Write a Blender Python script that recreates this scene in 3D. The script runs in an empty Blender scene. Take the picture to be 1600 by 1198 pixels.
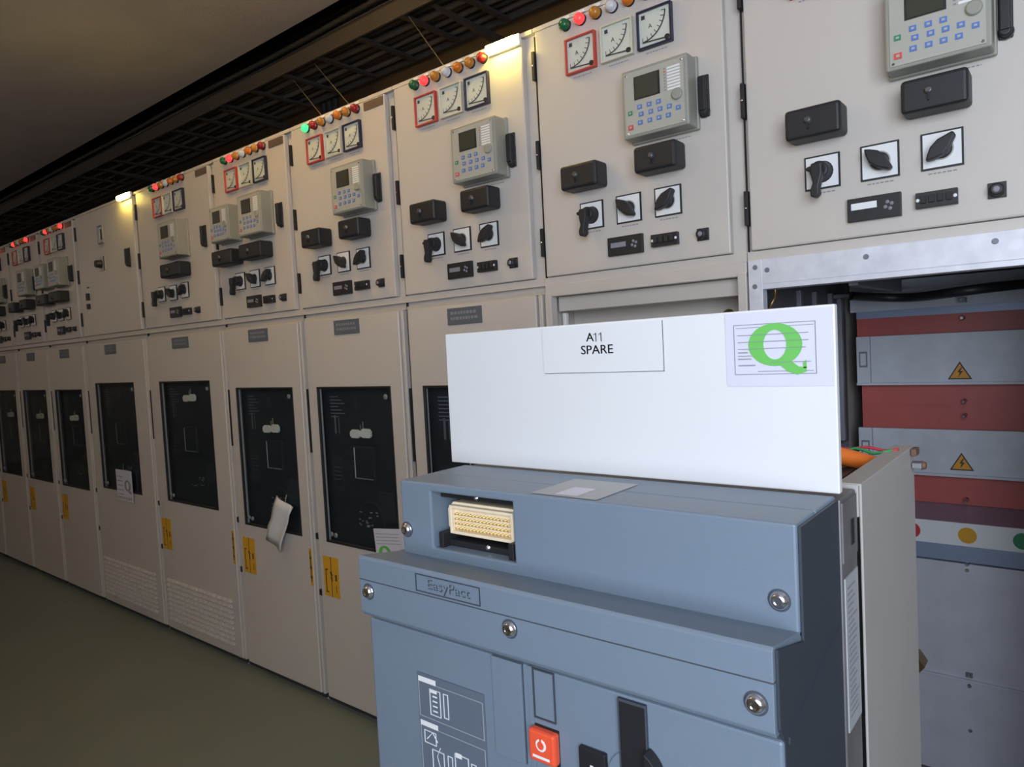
import bpy, math, random
from mathutils import Vector, Matrix
random.seed(7)
S = bpy.context.scene
COL = S.collection

# ------------------------------------------------------------------ camera
CAM_D, CAM_H = 1.676, 1.4037
F_PX, YAW, PITCH, ROLL = 1105.67, 0.6825, 0.0491, -0.0522
cam = bpy.data.cameras.new('camera'); cam.sensor_width = 36; cam.lens = 36*F_PX/1600
cam.clip_start = 0.05; cam.clip_end = 100
co = bpy.data.objects.new('camera', cam); COL.objects.link(co); S.camera = co
fw = Vector((-math.sin(YAW)*math.cos(PITCH), math.cos(YAW)*math.cos(PITCH), -math.sin(PITCH)))
rt = Vector((math.cos(YAW), math.sin(YAW), 0)); up = rt.cross(fw)
r2 = rt*math.cos(ROLL)+up*math.sin(ROLL); u2 = up*math.cos(ROLL)-rt*math.sin(ROLL)
m = Matrix((r2, u2, -fw)).transposed().to_4x4(); m.translation = (0, -CAM_D, CAM_H)
co.matrix_world = m

# ------------------------------------------------------------------ light
w = bpy.data.worlds.new('daylight'); S.world = w; w.use_nodes = True
w.node_tree.nodes['Background'].inputs[0].default_value = (.75, .85, 1, 1)
w.node_tree.nodes['Background'].inputs[1].default_value = 1.0
def area(name, loc, target, sx, sy, power, color):
    l = bpy.data.lights.new(name, 'AREA'); l.shape = 'RECTANGLE'; l.size = sx; l.size_y = sy
    l.energy = power; l.color = color
    o = bpy.data.objects.new(name, l); COL.objects.link(o); o.location = loc
    o.rotation_euler = (Vector(target)-Vector(loc)).to_track_quat('-Z', 'Y').to_euler()
    return o
# daylight through the window in the wall behind the camera
area('window_daylight', (.95, -2.88, 1.75), (.2, 0, 1.60), 2.1, 1.7, 66, (.82, .895, 1.0))
S.view_settings.view_transform = 'Standard'; S.view_settings.look = 'None'
S.view_settings.gamma = 1; S.view_settings.exposure = 0.36
S.view_settings.use_curve_mapping = False

# ------------------------------------------------------------------ materials
M = {}
def mat(name, col, rough=.5, metal=0, emit=None, es=0, bump=0, bscale=200, var=0, vscale=6, spec=.5):
    mt = bpy.data.materials.new(name); mt.use_nodes = True
    nt = mt.node_tree; b = nt.nodes['Principled BSDF']
    b.inputs['Base Color'].default_value = (*col, 1); b.inputs['Roughness'].default_value = rough
    b.inputs['Metallic'].default_value = metal; b.inputs['Specular IOR Level'].default_value = spec
    if emit: b.inputs['Emission Color'].default_value = (*emit, 1); b.inputs['Emission Strength'].default_value = es
    if bump or var: tc = nt.nodes.new('ShaderNodeTexCoord')
    if var:
        n = nt.nodes.new('ShaderNodeTexNoise'); n.inputs['Scale'].default_value = vscale; n.inputs['Detail'].default_value = 5
        nt.links.new(tc.outputs['Object'], n.inputs['Vector'])
        r = nt.nodes.new('ShaderNodeValToRGB'); r.color_ramp.elements[0].position = .3; r.color_ramp.elements[1].position = .7
        r.color_ramp.elements[0].color = (*[c*(1-var) for c in col], 1)
        r.color_ramp.elements[1].color = (*[min(1, c*(1+var)) for c in col], 1)
        nt.links.new(n.outputs['Fac'], r.inputs[0]); nt.links.new(r.outputs[0], b.inputs['Base Color'])
    if bump:
        n = nt.nodes.new('ShaderNodeTexNoise'); n.inputs['Scale'].default_value = bscale
        nt.links.new(tc.outputs['Object'], n.inputs['Vector'])
        bp = nt.nodes.new('ShaderNodeBump'); bp.inputs['Strength'].default_value = bump; bp.inputs['Distance'].default_value = .002
        nt.links.new(n.outputs['Fac'], bp.inputs['Height']); nt.links.new(bp.outputs[0], b.inputs['Normal'])
    M[name] = mt; return mt
mat('paint', (.57, .53, .495), .45, bump=.03, bscale=600)
mat('paint_frame', (.48, .45, .40), .5)
mat('seam', (.03, .03, .03), .8)
mat('black', (.015, .015, .018), .5)
mat('black_matt', (.02, .02, .022), .7)
mat('relay', (.31, .31, .27), .4)
mat('relay_face', (.42, .42, .375), .4)
mat('lcd', (.05, .052, .038), .25)
mat('white', (.80, .82, .84), .45)
mat('fascia', (.71, .72, .74), .45)
mat('paper', (.63, .63, .73), .55)
mat('dial', (.62, .66, .60), .35)
mat('red_frame', (.55, .07, .05), .4)
mat('cream_frame', (.62, .60, .50), .4)
mat('blue_frame', (.02, .02, .05), .4)
mat('ink', (.04, .04, .05), .6)
mat('ink_grey', (.25, .25, .3), .6)
mat('blue_key', (.09, .19, .55), .5)
mat('red_key', (.65, .08, .08), .5)
mat('green_key', (.03, .25, .12), .5)
mat('chrome', (.75, .75, .78), .18, 1)
mat('zinc', (.68, .70, .78), .45, .15, bump=.05, bscale=90, var=.10, vscale=25)
mat('zinc_dark', (.20, .21, .25), .5, .3)
mat('int_grey', (.11, .11, .125), .6)
mat('red_insulator', (.48, .10, .09), .42, var=.08, vscale=8)
mat('shutter', (.56, .59, .66), .42, .1, bump=.06, bscale=60, var=.07, vscale=18)
mat('plate_blue', (.28, .35, .50), .4, .3)
mat('plate_mauve', (.30, .17, .22), .35, .2)
mat('plate', (.60, .61, .70), .42, .1, bump=.04, bscale=80, var=.06, vscale=12)
mat('yellow', (.70, .36, .02), .5)
mat('yellow_warn', (.75, .33, .02), .5)
mat('red_dot', (.55, .04, .05), .5)
mat('green', (.14, .50, .10), .5)
mat('breaker', (.172, .222, .288), .42, bump=.12, bscale=900)
mat('breaker_line', (.05, .06, .08), .6)
mat('breaker_label', (.12, .15, .20), .5)
mat('breaker_side_shaded', (.040, .050, .066), .5, bump=.1, bscale=900)  # breaker colour darkened for the side turned from the light
mat('metal_side', (.20, .19, .20), .45, .4, var=.15, vscale=20)
mat('label_grey', (.38, .40, .42), .5)
mat('tray', (.40, .38, .365), .45, bump=.02, bscale=500, var=.03, vscale=5)
mat('connector', (.85, .72, .52), .5)
mat('pin', (.70, .48, .18), .35, .6)
mat('orange', (.85, .20, .03), .45)
mat('red_button', (.85, .10, .04), .4)
mat('mech', (.018, .027, .038), .5)
mat('mech_line', (.16, .19, .21), .6)
mat('mech_grey', (.032, .045, .055), .5)
mat('label_white', (.86, .86, .78), .5)
mat('plate_name', (.11, .13, .155), .35)
mat('plate_brown', (.16, .115, .085), .4, .3)
mat('screw_dull', (.12, .12, .13), .4, .6)
mat('brass', (.28, .19, .08), .35, .8)
mat('rust', (.14, .07, .04), .6)
mat('shaded_wall', (.11, .092, .087), .85, bump=.3, bscale=40)  # lack of light above the cubicles is put into this colour
mat('tray_metal', (.05, .043, .04), .6, .3)
mat('cable', (.012, .011, .012), .6)
mat('cable_grey', (.06, .05, .045), .6)
mat('wall_paint', (.42, .38, .34), .8)
mat('front_fill_tube', (1, .85, .6), .5, emit=(1, .62, .16), es=46)
mat('ceiling', (.45, .415, .425), .85, bump=.5, bscale=60, var=.06, vscale=3)
mat('floor_paint', (.165, .182, .158), .42, bump=.04, bscale=30, var=.05, vscale=2)
mat('wire', (.35, .33, .3), .5, .5)
mat('plastic_bag', (.62, .62, .62), .12)
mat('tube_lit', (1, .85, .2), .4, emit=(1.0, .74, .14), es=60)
mat('aisle_fill_tube', (1, .9, .7), .5, emit=(1, .84, .68), es=7)
mat('green_wire', (.03, .3, .1), .5)
mat('red_wire', (.5, .03, .05), .5)
def lens(name, col, lit=0): mat(name, col, .2, emit=col if lit else None, es=lit)
lens('lens_green', (.01, .13, .05)); lens('lens_green_lit', (.05, .9, .25), .9)
lens('lens_red', (.35, .02, .02)); lens('lens_red_lit', (1, .05, .05), .9)
lens('lens_amber', (.50, .20, .03)); lens('lens_white', (.62, .63, .68)); lens('lens_orange', (.62, .17, .02))
gm = bpy.data.materials.new('window_glass'); gm.use_nodes = True; nt = gm.node_tree; nt.nodes.clear()
o_ = nt.nodes.new('ShaderNodeOutputMaterial'); mx = nt.nodes.new('ShaderNodeMixShader'); lw = nt.nodes.new('ShaderNodeLayerWeight'); pw = nt.nodes.new('ShaderNodeMath'); fr = nt.nodes.new('ShaderNodeMath')
tr = nt.nodes.new('ShaderNodeBsdfTransparent'); gl = nt.nodes.new('ShaderNodeBsdfGlossy')
tr.inputs[0].default_value = (.90, .92, .93, 1); gl.inputs['Roughness'].default_value = .04; lw.inputs[0].default_value = .5; pw.operation = 'POWER'; pw.inputs[1].default_value = 5; fr.operation = 'MULTIPLY_ADD'; fr.inputs[1].default_value = .9; fr.inputs[2].default_value = .035
nt.links.new(lw.outputs['Facing'], pw.inputs[0]); nt.links.new(pw.outputs[0], fr.inputs[0])
nt.links.new(fr.outputs[0], mx.inputs[0]); nt.links.new(tr.outputs[0], mx.inputs[1]); nt.links.new(gl.outputs[0], mx.inputs[2])
nt.links.new(mx.outputs[0], o_.inputs[0]); M['glass'] = gm

# ------------------------------------------------------------------ mesh builder
_text = {}
def text_geo(s):
    if s not in _text:
        c = bpy.data.curves.new('t', 'FONT'); c.body = s; c.align_x = 'CENTER'; c.align_y = 'CENTER'; c.resolution_u = 3
        o = bpy.data.objects.new('t', c); COL.objects.link(o)
        dg = bpy.context.evaluated_depsgraph_get(); me = bpy.data.meshes.new_from_object(o.evaluated_get(dg))
        _text[s] = ([v.co.copy() for v in me.vertices], [tuple(p.vertices) for p in me.polygons])
        bpy.data.objects.remove(o); bpy.data.curves.remove(c); bpy.data.meshes.remove(me)
    return _text[s]
class MB:
    def __init__(s, default='paint'): s.v = []; s.f = []; s.mi = []; s.sl = []; s.d = default; s.sm = []
    def _m(s, n):
        n = n or s.d
        if n not in s.sl: s.sl.append(n)
        return s.sl.index(n)
    def add(s, vs, fs, m=None, smooth=False):
        b = len(s.v); s.v += [tuple(v) for v in vs]; k = s._m(m)
        for f in fs: s.f.append(tuple(i+b for i in f)); s.mi.append(k); s.sm.append(smooth)
        return s
    def box(s, x0, x1, y0, y1, z0, z1, m=None):
        vs = [(x, y, z) for z in (z0, z1) for y in (y0, y1) for x in (x0, x1)]
        return s.add(vs, [(0, 2, 3, 1), (4, 5, 7, 6), (0, 1, 5, 4), (2, 6, 7, 3), (0, 4, 6, 2), (1, 3, 7, 5)], m)
    def quad(s, x0, x1, z0, z1, y, m=None):            # thin printed mark, facing -y
        return s.add([(x0, y, z0), (x1, y, z0), (x1, y, z1), (x0, y, z1)], [(0, 1, 2, 3)], m)
    def prism(s, pts, a0, a1, axis='y', m=None):        # pts in the two other axes
        n = len(pts)
        def P(p, a): return {'y': (p[0], a, p[1]), 'x': (a, p[0], p[1]), 'z': (p[0], p[1], a)}[axis]
        vs = [P(p, a0) for p in pts]+[P(p, a1) for p in pts]
        fs = [tuple(range(n))[::-1], tuple(range(n, 2*n))]+[(i, (i+1) % n, (i+1) % n+n, i+n) for i in range(n)]
        return s.add(vs, fs, m)
    def rev(s, c, prof, axis='y', n=20, m=None):        # lathe: prof = [(offset along axis, r)]
        vs = []; fs = []
        for a, r in prof:
            for i in range(n):
                t = 2*math.pi*i/n; p, q = r*math.cos(t), r*math.sin(t)
                d = {'y': (p, a, q), 'x': (a, p, q), 'z': (p, q, a)}[axis]; vs.append((c[0]+d[0], c[1]+d[1], c[2]+d[2]))
        for k in range(len(prof)-1):
            for i in range(n): j = (i+1) % n; fs.append((k*n+i, k*n+j, k*n+n+j, k*n+n+i))
        s.add(vs, fs, m, True)
        b = len(s.v)-len(vs)
        for k in (0, len(prof)-1):
            if prof[k][1] > 1e-5: s.f.append(tuple(b+k*n+i for i in range(n))); s.mi.append(s._m(m)); s.sm.append(False)
        return s
    def tube(s, pts, r, n=8, m=None):
        pts = [Vector(p) for p in pts]; vs = []; fs = []
        for i, p in enumerate(pts):
            d = (pts[min(i+1, len(pts)-1)]-pts[max(i-1, 0)]).normalized()
            a = d.cross(Vector((0, 0, 1)))
            if a.length < .01: a = d.cross(Vector((0, 1, 0)))
            a.normalize(); b = d.cross(a)
            for k in range(n): t = 2*math.pi*k/n; vs.append(p+a*(r*math.cos(t))+b*(r*math.sin(t)))
        for i in range(len(pts)-1):
            for k in range(n): j = (k+1) % n; fs.append((i*n+k, i*n+j, i*n+n+j, i*n+n+k))
        fs += [tuple(range(n)), tuple((len(pts)-1)*n+k for k in range(n))]
        return s.add(vs, fs, m, True)
    def text(s, st, cx, cz, y, h, m=None, sx=1):
        V, Fc = text_geo(st)
        return s.add([(cx+v.x*h*sx, y, cz+v.y*h) for v in V], Fc, m)
    def holes(s, x0, x1, z0, z1, y0, y1, hs, m=None):   # plate with rectangular holes
        xs = sorted({x0, x1, *[h[0] for h in hs], *[h[1] for h in hs]}); zs = sorted({z0, z1, *[h[2] for h in hs], *[h[3] for h in hs]})
        def solid(i, j):
            if i < 0 or j < 0 or i >= len(xs)-1 or j >= len(zs)-1: return False
            cx, cz = (xs[i]+xs[i+1])/2, (zs[j]+zs[j+1])/2
            return not any(h[0] < cx < h[1] and h[2] < cz < h[3] for h in hs)
        idx = {}; vs = []; fs = []
        def V(i, j, k):
            if (i, j, k) not in idx: idx[i, j, k] = len(vs); vs.append((xs[i], (y0, y1)[k], zs[j]))
            return idx[i, j, k]
        for i in range(len(xs)-1):
            for j in range(len(zs)-1):
                if not solid(i, j): continue
                fs.append((V(i, j, 0), V(i+1, j, 0), V(i+1, j+1, 0), V(i, j+1, 0)))
                fs.append((V(i, j, 1), V(i, j+1, 1), V(i+1, j+1, 1), V(i+1, j, 1)))
                if not solid(i-1, j): fs.append((V(i, j, 0), V(i, j+1, 0), V(i, j+1, 1), V(i, j, 1)))
                if not solid(i+1, j): fs.append((V(i+1, j, 0), V(i+1, j, 1), V(i+1, j+1, 1), V(i+1, j+1, 0)))
                if not solid(i, j-1): fs.append((V(i, j, 0), V(i, j, 1), V(i+1, j, 1), V(i+1, j, 0)))
                if not solid(i, j+1): fs.append((V(i, j+1, 0), V(i+1, j+1, 0), V(i+1, j+1, 1), V(i, j+1, 1)))
        return s.add(vs, fs, m)
    def mesh(s, name):
        me = bpy.data.meshes.new(name); me.from_pydata(s.v, [], s.f)
        for n in s.sl: me.materials.append(M[n])
        me.polygons.foreach_set('material_index', s.mi); me.polygons.foreach_set('use_smooth', s.sm); me.update()
        return me
    def build(s, name, parent=None, loc=(0, 0, 0), bevel=0):
        return link(name, s.mesh(name), parent, loc, bevel)
def link(name, me, parent=None, loc=(0, 0, 0), bevel=0, seg=2):
    o = bpy.data.objects.new(name, me); COL.objects.link(o); o.location = loc
    if parent: o.parent = parent
    if bevel:
        b = o.modifiers.new('bevel', 'BEVEL'); b.width = bevel; b.segments = seg; b.limit_method = 'ANGLE'
    return o
_mesh = {}
def part(name, key, fn, parent, loc=(0, 0, 0), bevel=0, seg=2):
    if key not in _mesh: b = MB(); fn(b); _mesh[key] = b.mesh(name)
    return link(name, _mesh[key], parent, loc, bevel, seg)
def tag(o, label=None, cat=None, group=None, kind=None):
    if label: o['label'] = label
    if cat: o['category'] = cat
    if group: o['group'] = group
    if kind: o['kind'] = kind
    return o
def thing(name, label, cat, loc, group=None):
    o = bpy.data.objects.new(name, None); COL.objects.link(o); o.location = loc; o.empty_display_size = .1
    return tag(o, label, cat, group)
def struct(b, name, **k): return tag(b.build(name, **k), kind='structure')

# ------------------------------------------------------------------ room
XL, XR, YF, YB, ZC = -13.5, 2.6, -2.7, 1.45, 3.79
ZL, YL_ = 3.1, .547      # the lower ceiling over the aisle and the edge where it stops
struct(MB('floor_paint').box(XL, XR, YF, YB, -.1, 0), 'floor')
struct(MB('ceiling').box(XL, XR, YF, YL_, ZL, ZL+.12), 'ceiling')
struct(MB('shaded_wall').box(XL, XR, YL_, YB, ZC, ZC+.1), 'ceiling')
struct(MB('shaded_wall').box(XL, XR, YL_-.1, YL_, ZL+.12, ZC+.1), 'wall_upper')
struct(MB('shaded_wall').box(XL, XR, YB, YB+.1, 0, ZC), 'wall_back')
struct(MB('wall_paint').box(XL-.1, XL, YF, YB, 0, ZC), 'wall_left')
struct(MB('wall_paint').box(XR, XR+.1, YF, YB, 0, ZC), 'wall_right')
WIN = (-.15, 2.05, .85, 2.65)
struct(MB('wall_paint').holes(XL, XR, 0, ZL+.12, YF-.1, YF, [WIN]), 'wall_front')
b = MB('white'); x0, x1, z0, z1 = WIN
b.holes(x0, x1, z0, z1, YF-.09, YF-.03, [(x0+.05, .92, z0+.05, z1-.05), (.98, x1-.05, z0+.05, z1-.05)])
struct(b, 'window_1')

# ------------------------------------------------------------------ cubicle details
UP_Z0, UP_Z1 = 1.605, 2.300
MZ = 1.585; TOP = 2.315
LENSES = ['green', 'red', 'amber', 'white', 'orange', 'amber', 'red']
def dashes(b, cx, z, wd, n=1):
    for k in range(n):
        x = cx-wd/2
        while x < cx+wd/2:
            l = .004+.004*random.random(); b.quad(x, min(x+l, cx+wd/2), z-.0018-k*.006, z+.0008-k*.006, -.0006, 'ink_grey'); x += l+.0022
def lamp(par, x, z, c):
    def base(b):
        b.rev((0, 0, 0), [(0, .0155), (-.006, .0155), (-.008, .013)], n=20, m='black'); b.box(-.011, .011, -.001, 0, .019, .026, 'white')
    o = part('indicator_lamp', 'lampbase', base, par, (x, 0, z))
    def ln(b): b.rev((0, 0, 0), [(-.007, .0145), (-.018, .0145), (-.023, .011), (-.0255, .005), (-.026, 0)], n=20, m='lens_'+c)
    l = part('lens', 'lens_'+c, ln, o)
    if 'lit' in c: l['label'] = 'lit %s lens' % c.split('_')[0]
    else: l['label'] = c+' lens'
def ammeter(par, x, z, frame):
    h = .048
    def body(b):
        b.holes(-h, h, -h, h, -.014, 0, [(-h+.005, h-.005, -h+.005, h-.005)], frame)
        b.box(-h+.004, h-.004, -.006, 0, -h+.004, h-.004, frame); dashes(b, 0, -h-.008, .06)
    o = part('ammeter', 'amm'+frame, body, par, (x, 0, z), .001, 1)
    o['label'] = {'red_frame': 'red framed meter', 'cream_frame': 'cream framed meter', 'blue_frame': 'black framed meter'}[frame]
    def dial(b):
        b.quad(-h+.005, h-.005, -h+.005, h-.005, -.0065, 'dial')
        cx, cz = -.030, -.030+.06; pts = []
        cx, cz, R = -.036, .036, .066
        for k in range(15):
            a = math.radians(-88+k*86/14); pts.append((cx+R*math.cos(a), cz+R*math.sin(a)))
        for p, q in zip(pts, pts[1:]):
            d = Vector((q[0]-p[0], q[1]-p[1])).normalized()*.0017
            b.add([(p[0]-d.y, -.008, p[1]+d.x), (q[0]-d.y, -.008, q[1]+d.x), (q[0]+d.y, -.008, q[1]-d.x), (p[0]+d.y, -.008, p[1]-d.x)], [(0, 1, 2, 3)], 'ink')
        for k in range(0, 15, 2):
            a = math.radians(-88+k*86/14); c, s_ = math.cos(a), math.sin(a)
            b.add([(cx+(R-.011)*c-.0008*s_, -.008, cz+(R-.011)*s_+.0008*c), (cx+R*c-.0008*s_, -.008, cz+R*s_+.0008*c), (cx+R*c+.0008*s_, -.008, cz+R*s_-.0008*c), (cx+(R-.011)*c+.0008*s_, -.008, cz+(R-.011)*s_-.0008*c)], [(0, 1, 2, 3)], 'ink')
        b.quad(-.036, -.026, .026, .036, -.008, 'ink'); b.text('A', -.012, .005, -.008, .016, 'ink')
    part('dial', 'dial', dial, o)
    def needle(b):
        b.prism([(-.034, -.0325), (-.034, -.030), (.030, -.034), (.030, -.037)], -.010, -.009, m='ink')
        b.rev((.034, -.009, -.035), [(0, .007), (-.003, .006)], n=14, m='black')
    part('needle', 'needle', needle, o)
def relay(par, x0, z0, w_=.178, h_=.168, d=.059):
    def body(b):
        b.box(0, w_, -d, 0, 0, h_, 'relay'); b.box(-.004, w_+.004, -.012, 0, -.004, h_+.004, 'relay')
        dashes(b, w_*.5, -.012, w_*.75)
    o = part('protection_relay', 'relay%g' % w_, body, par, (x0, 0, z0), .004)
    def face(b):
        y = -d-.002; fx = lambda t: w_*t; fz = lambda t: h_*(1-t)
        b.box(fx(.05), fx(.95), y, -d+.001, fz(.96), fz(.05), 'relay_face')
        for t in (.08, .92):
            for q in (.08, .93): b.rev((fx(t), y, fz(q)), [(0, .003), (-.001, .0025)], n=10, m='chrome')
        b.quad(fx(.20), fx(.60), fz(.47), fz(.13), y-.0005, 'black_matt')
        for r in range(8):
            b.quad(fx(.66), fx(.69), fz(.155+r*.043), fz(.135+r*.043), y-.0005, 'red_key' if r == 1 else 'ink_grey')
            b.quad(fx(.71), fx(.90), fz(.16+r*.043), fz(.132+r*.043), y-.0005, 'white')
        b.quad(fx(.07), fx(.93), fz(.91), fz(.53), y-.0003, 'relay_face')
    f = part('front_panel', 'rface%g' % w_, face, o)
    def scr(b): b.box(w_*.225, w_*.575, -d-.004, -d-.001, h_*.545, h_*.855, 'lcd')
    part('screen', 'rscr%g' % w_, scr, o)['label'] = 'dull green display'
    def keys(b):
        y = -d-.003; fx = lambda t: w_*t; fz = lambda t: h_*(1-t)
        def key(t, q, c, sz=.0075): b.box(fx(t)-sz, fx(t)+sz, y-.001, y+.002, fz(q)-sz*.85, fz(q)+sz*.85, c); b.box(fx(t)-sz*.45, fx(t)+sz*.45, y-.0016, y, fz(q)-sz*.35, fz(q)+sz*.35, 'relay_face')
        for r, q in enumerate((.58, .69, .81)):
            for c, t in enumerate((.28, .43, .57, .71)):
                if r == 0 and c == 3: continue
                key(t+(.02 if r == 1 else 0), q, 'blue_key', .0062)
        key(.86, .74, 'blue_key', .006)
        key(.13, .64, 'green_key', .006); key(.13, .85, 'red_key', .007)
        b.rev((fx(.85), y, fz(.55)), [(0, .014), (-.004, .014), (-.006, .011)], n=18, m='relay')
    part('keypad', 'rkeys%g' % w_, keys, o)
def test_box(par, x0, z0, w_=.115, h_=.065):
    def body(b): b.box(0, w_, -.062, 0, 0, h_, 'black'); 
    o = part('test_block_cover', 'tb%g' % w_, body, par, (x0, 0, z0), .008, 3)
    def scr(b):
        b.rev((w_*.43, -.062, h_*.55), [(0, .008), (-.004, .0075), (-.006, .004)], n=16, m='screw_dull'); b.box(w_*.43-.001, w_*.43+.001, -.068, -.06, h_*.25, h_*.5, 'black_matt')
    part('cover_screw', 'tbs%g' % w_, scr, o)
def rotary(par, x, z, style):
    h = .037
    def plate(b):
        b.box(-h, h, -.004, 0, -h, h, 'black'); b.quad(-h+.0035, h-.0035, -h+.0035, h-.0035, -.0045, 'white')
        b.rev((0, -.0045, 0), [(0, .021), (-.001, .021)], n=24, m='relay_face'); dashes(b, 0, -h-.007, .05); dashes(b, 0, h-.010, .035)
    o = part('rotary_switch', 'rs', plate, par, (x, 0, z))
    def knob(b):
        if style == 'pistol':
            b.rev((0, -.004, 0), [(0, .022), (-.02, .020), (-.03, .019)], n=20, m='black')
            b.prism([(-.011, .012), (.011, .012), (.012, -.01), (.004, -.040), (.005, -.055), (-.003, -.062), (-.013, -.058), (-.014, -.045), (-.008, -.03), (-.012, -.01)], -.052, -.030, m='black')
            b.prism([(-.024, .006), (-.008, .010), (-.008, -.002), (-.022, -.002)], -.046, -.030, m='black')
        else:
            a = math.radians(-42 if style == 'left' else 46); c, s_ = math.cos(a), math.sin(a)
            pts = [(-.034, .002), (-.024, .008), (-.010, .014), (.008, .014), (.022, .008), (.034, .003), (.033, -.005), (.010, -.013), (-.008, -.014), (-.024, -.006)]
            b.rev((0, -.004, 0), [(0, .018), (-.010, .017)], n=18, m='black')
            b.prism([(p*c-q*s_, p*s_+q*c) for p, q in pts], -.034, -.012, m='black')
    part('knob', 'rk'+style, knob, o, bevel=.003)
def meter_block(par, x0, z0):
    def f(b):
        b.box(0, .103, -.012, 0, 0, .049, 'black'); b.quad(.010, .056, .021, .034, -.0125, 'label_white' ) if False else b.quad(.010, .056, .021, .034, -.0125, 'ink_grey')
        for dx, dz in ((.078, .032), (.086, .028), (.074, .022), (.083, .018)): b.rev((dx, -.012, dz), [(0, .003), (-.002, .0025)], n=10, m='ink_grey')
    part('hour_counter', 'mb', f, par, (x0, 0, z0), .003)
def meter_block_white(par, x0, z0):
    def f(b):
        b.box(0, .103, -.012, 0, 0, .049, 'black'); b.quad(.008, .058, .024, .038, -.0125, 'white')
        for dx, dz in ((.078, .032), (.086, .028), (.074, .022), (.083, .018)): b.rev((dx, -.012, dz), [(0, .003), (-.002, .0025)], n=10, m='ink_grey')
    part('hour_counter', 'mbw', f, par, (x0, 0, z0), .003)['label'] = 'black counter with white display'
def term_block(par, x0, z0):
    def f(b):
        b.box(0, .073, -.014, 0, 0, .031, 'black')
        for k in range(4): b.box(.009+k*.015, .019+k*.015, -.019, -.012, .009, .024, 'black_matt')
        for dx in (.004, .069): b.rev((dx, -.014, .016), [(0, .003), (-.001, .0025)], n=10, m='white')
    part('terminal_block', 'tmb', f, par, (x0, 0, z0), .0015)
def key_button(par, x, z):
    def f(b):
        b.box(-.015, .015, -.005, 0, -.015, .015, 'black'); b.rev((0, -.005, 0), [(0, .013), (-.014, .012), (-.016, .009)], n=20, m='black')
        b.rev((0, -.021, 0), [(0, .005), (-.001, .004)], n=12, m='ink_grey')
    part('push_button', 'pb', f, par, (x, 0, z), .0015)
def handle(par, x0, z0):
    def f(b):
        b.box(0, .024, -.006, 0, 0, .100, 'black'); b.box(.003, .021, -.024, -.005, .012, .094, 'black'); b.rev((.012, -.005, .012), [(0, .011), (-.016, .010)], n=16, m='black')
    part('door_handle', 'dh', f, par, (x0, 0, z0), .005, 3)
def hinge(par, z):
    def f(b): b.box(-.0045, .0045, -.007, .018, -.040, .040, 'black'); b.rev((0, -.009, 0), [(0, .002), (-.001, .001)], n=8, m='chrome')
    part('hinge', 'hinge', f, par, (.0055, 0, z), .001)
def name_plate(par, x0, x1, z0, z1, m='plate_name'):
    k = 'np%g%g%s' % (x1-x0, z1-z0, m); W_, H_ = x1-x0, z1-z0
    def f(b):
        b.box(0, W_, -.003, 0, 0, H_, m)
        if m == 'plate_name':
            for q in (.3, .62):
                x = W_*.1
                while x < W_*.88: l = .006+.008*random.random(); b.quad(x, x+l, H_*q, H_*q+.009, -.0035, 'ink_grey'); x += l+.004
    return part('nameplate', k, f, par, (x0, 0, z0))
def danger_sticker(par, x0, z0):
    def f(b):
        b.box(0, .046, -.0012, 0, 0, .162, 'yellow'); b.box(.051, .097, -.0012, 0, 0, .162, 'yellow')
        b.quad(.046, .051, 0, .162, -.0008, 'ink')
        b.prism([(.049, .105), (.058, .088), (.053, .085), (.057, .062), (.044, .080), (.049, .083), (.041, .100)], -.002, -.0012, m='ink')
        for z_ in (.018, .05): b.quad(.013, .018, z_, z_+.06, -.0016, 'ink')
        b.quad(.010, .030, .016, .021, -.0016, 'ink'); b.quad(.013, .028, .106, .111, -.0016, 'ink'); b.quad(.074, .084, .068, .094, -.0016, 'ink')
        b.quad(.076, .080, .02, .05, -.0016, 'ink')
    part('warning_sticker', 'ds', f, par, (x0, -.0005, z0))['label'] = 'yellow warning sticker'
def danger_sticker_narrow(par, x0, z0):
    def f(b):
        b.box(0, .018, -.0012, 0, 0, .155, 'yellow'); b.quad(.006, .011, .015, .145, -.0018, 'ink')
        for z_ in (.03, .07, .11): b.quad(.003, .014, z_, z_+.012, -.0018, 'ink')
    part('warning_sticker', 'dsn', f, par, (x0, -.0005, z0))['label'] = 'narrow yellow warning sticker'

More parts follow.
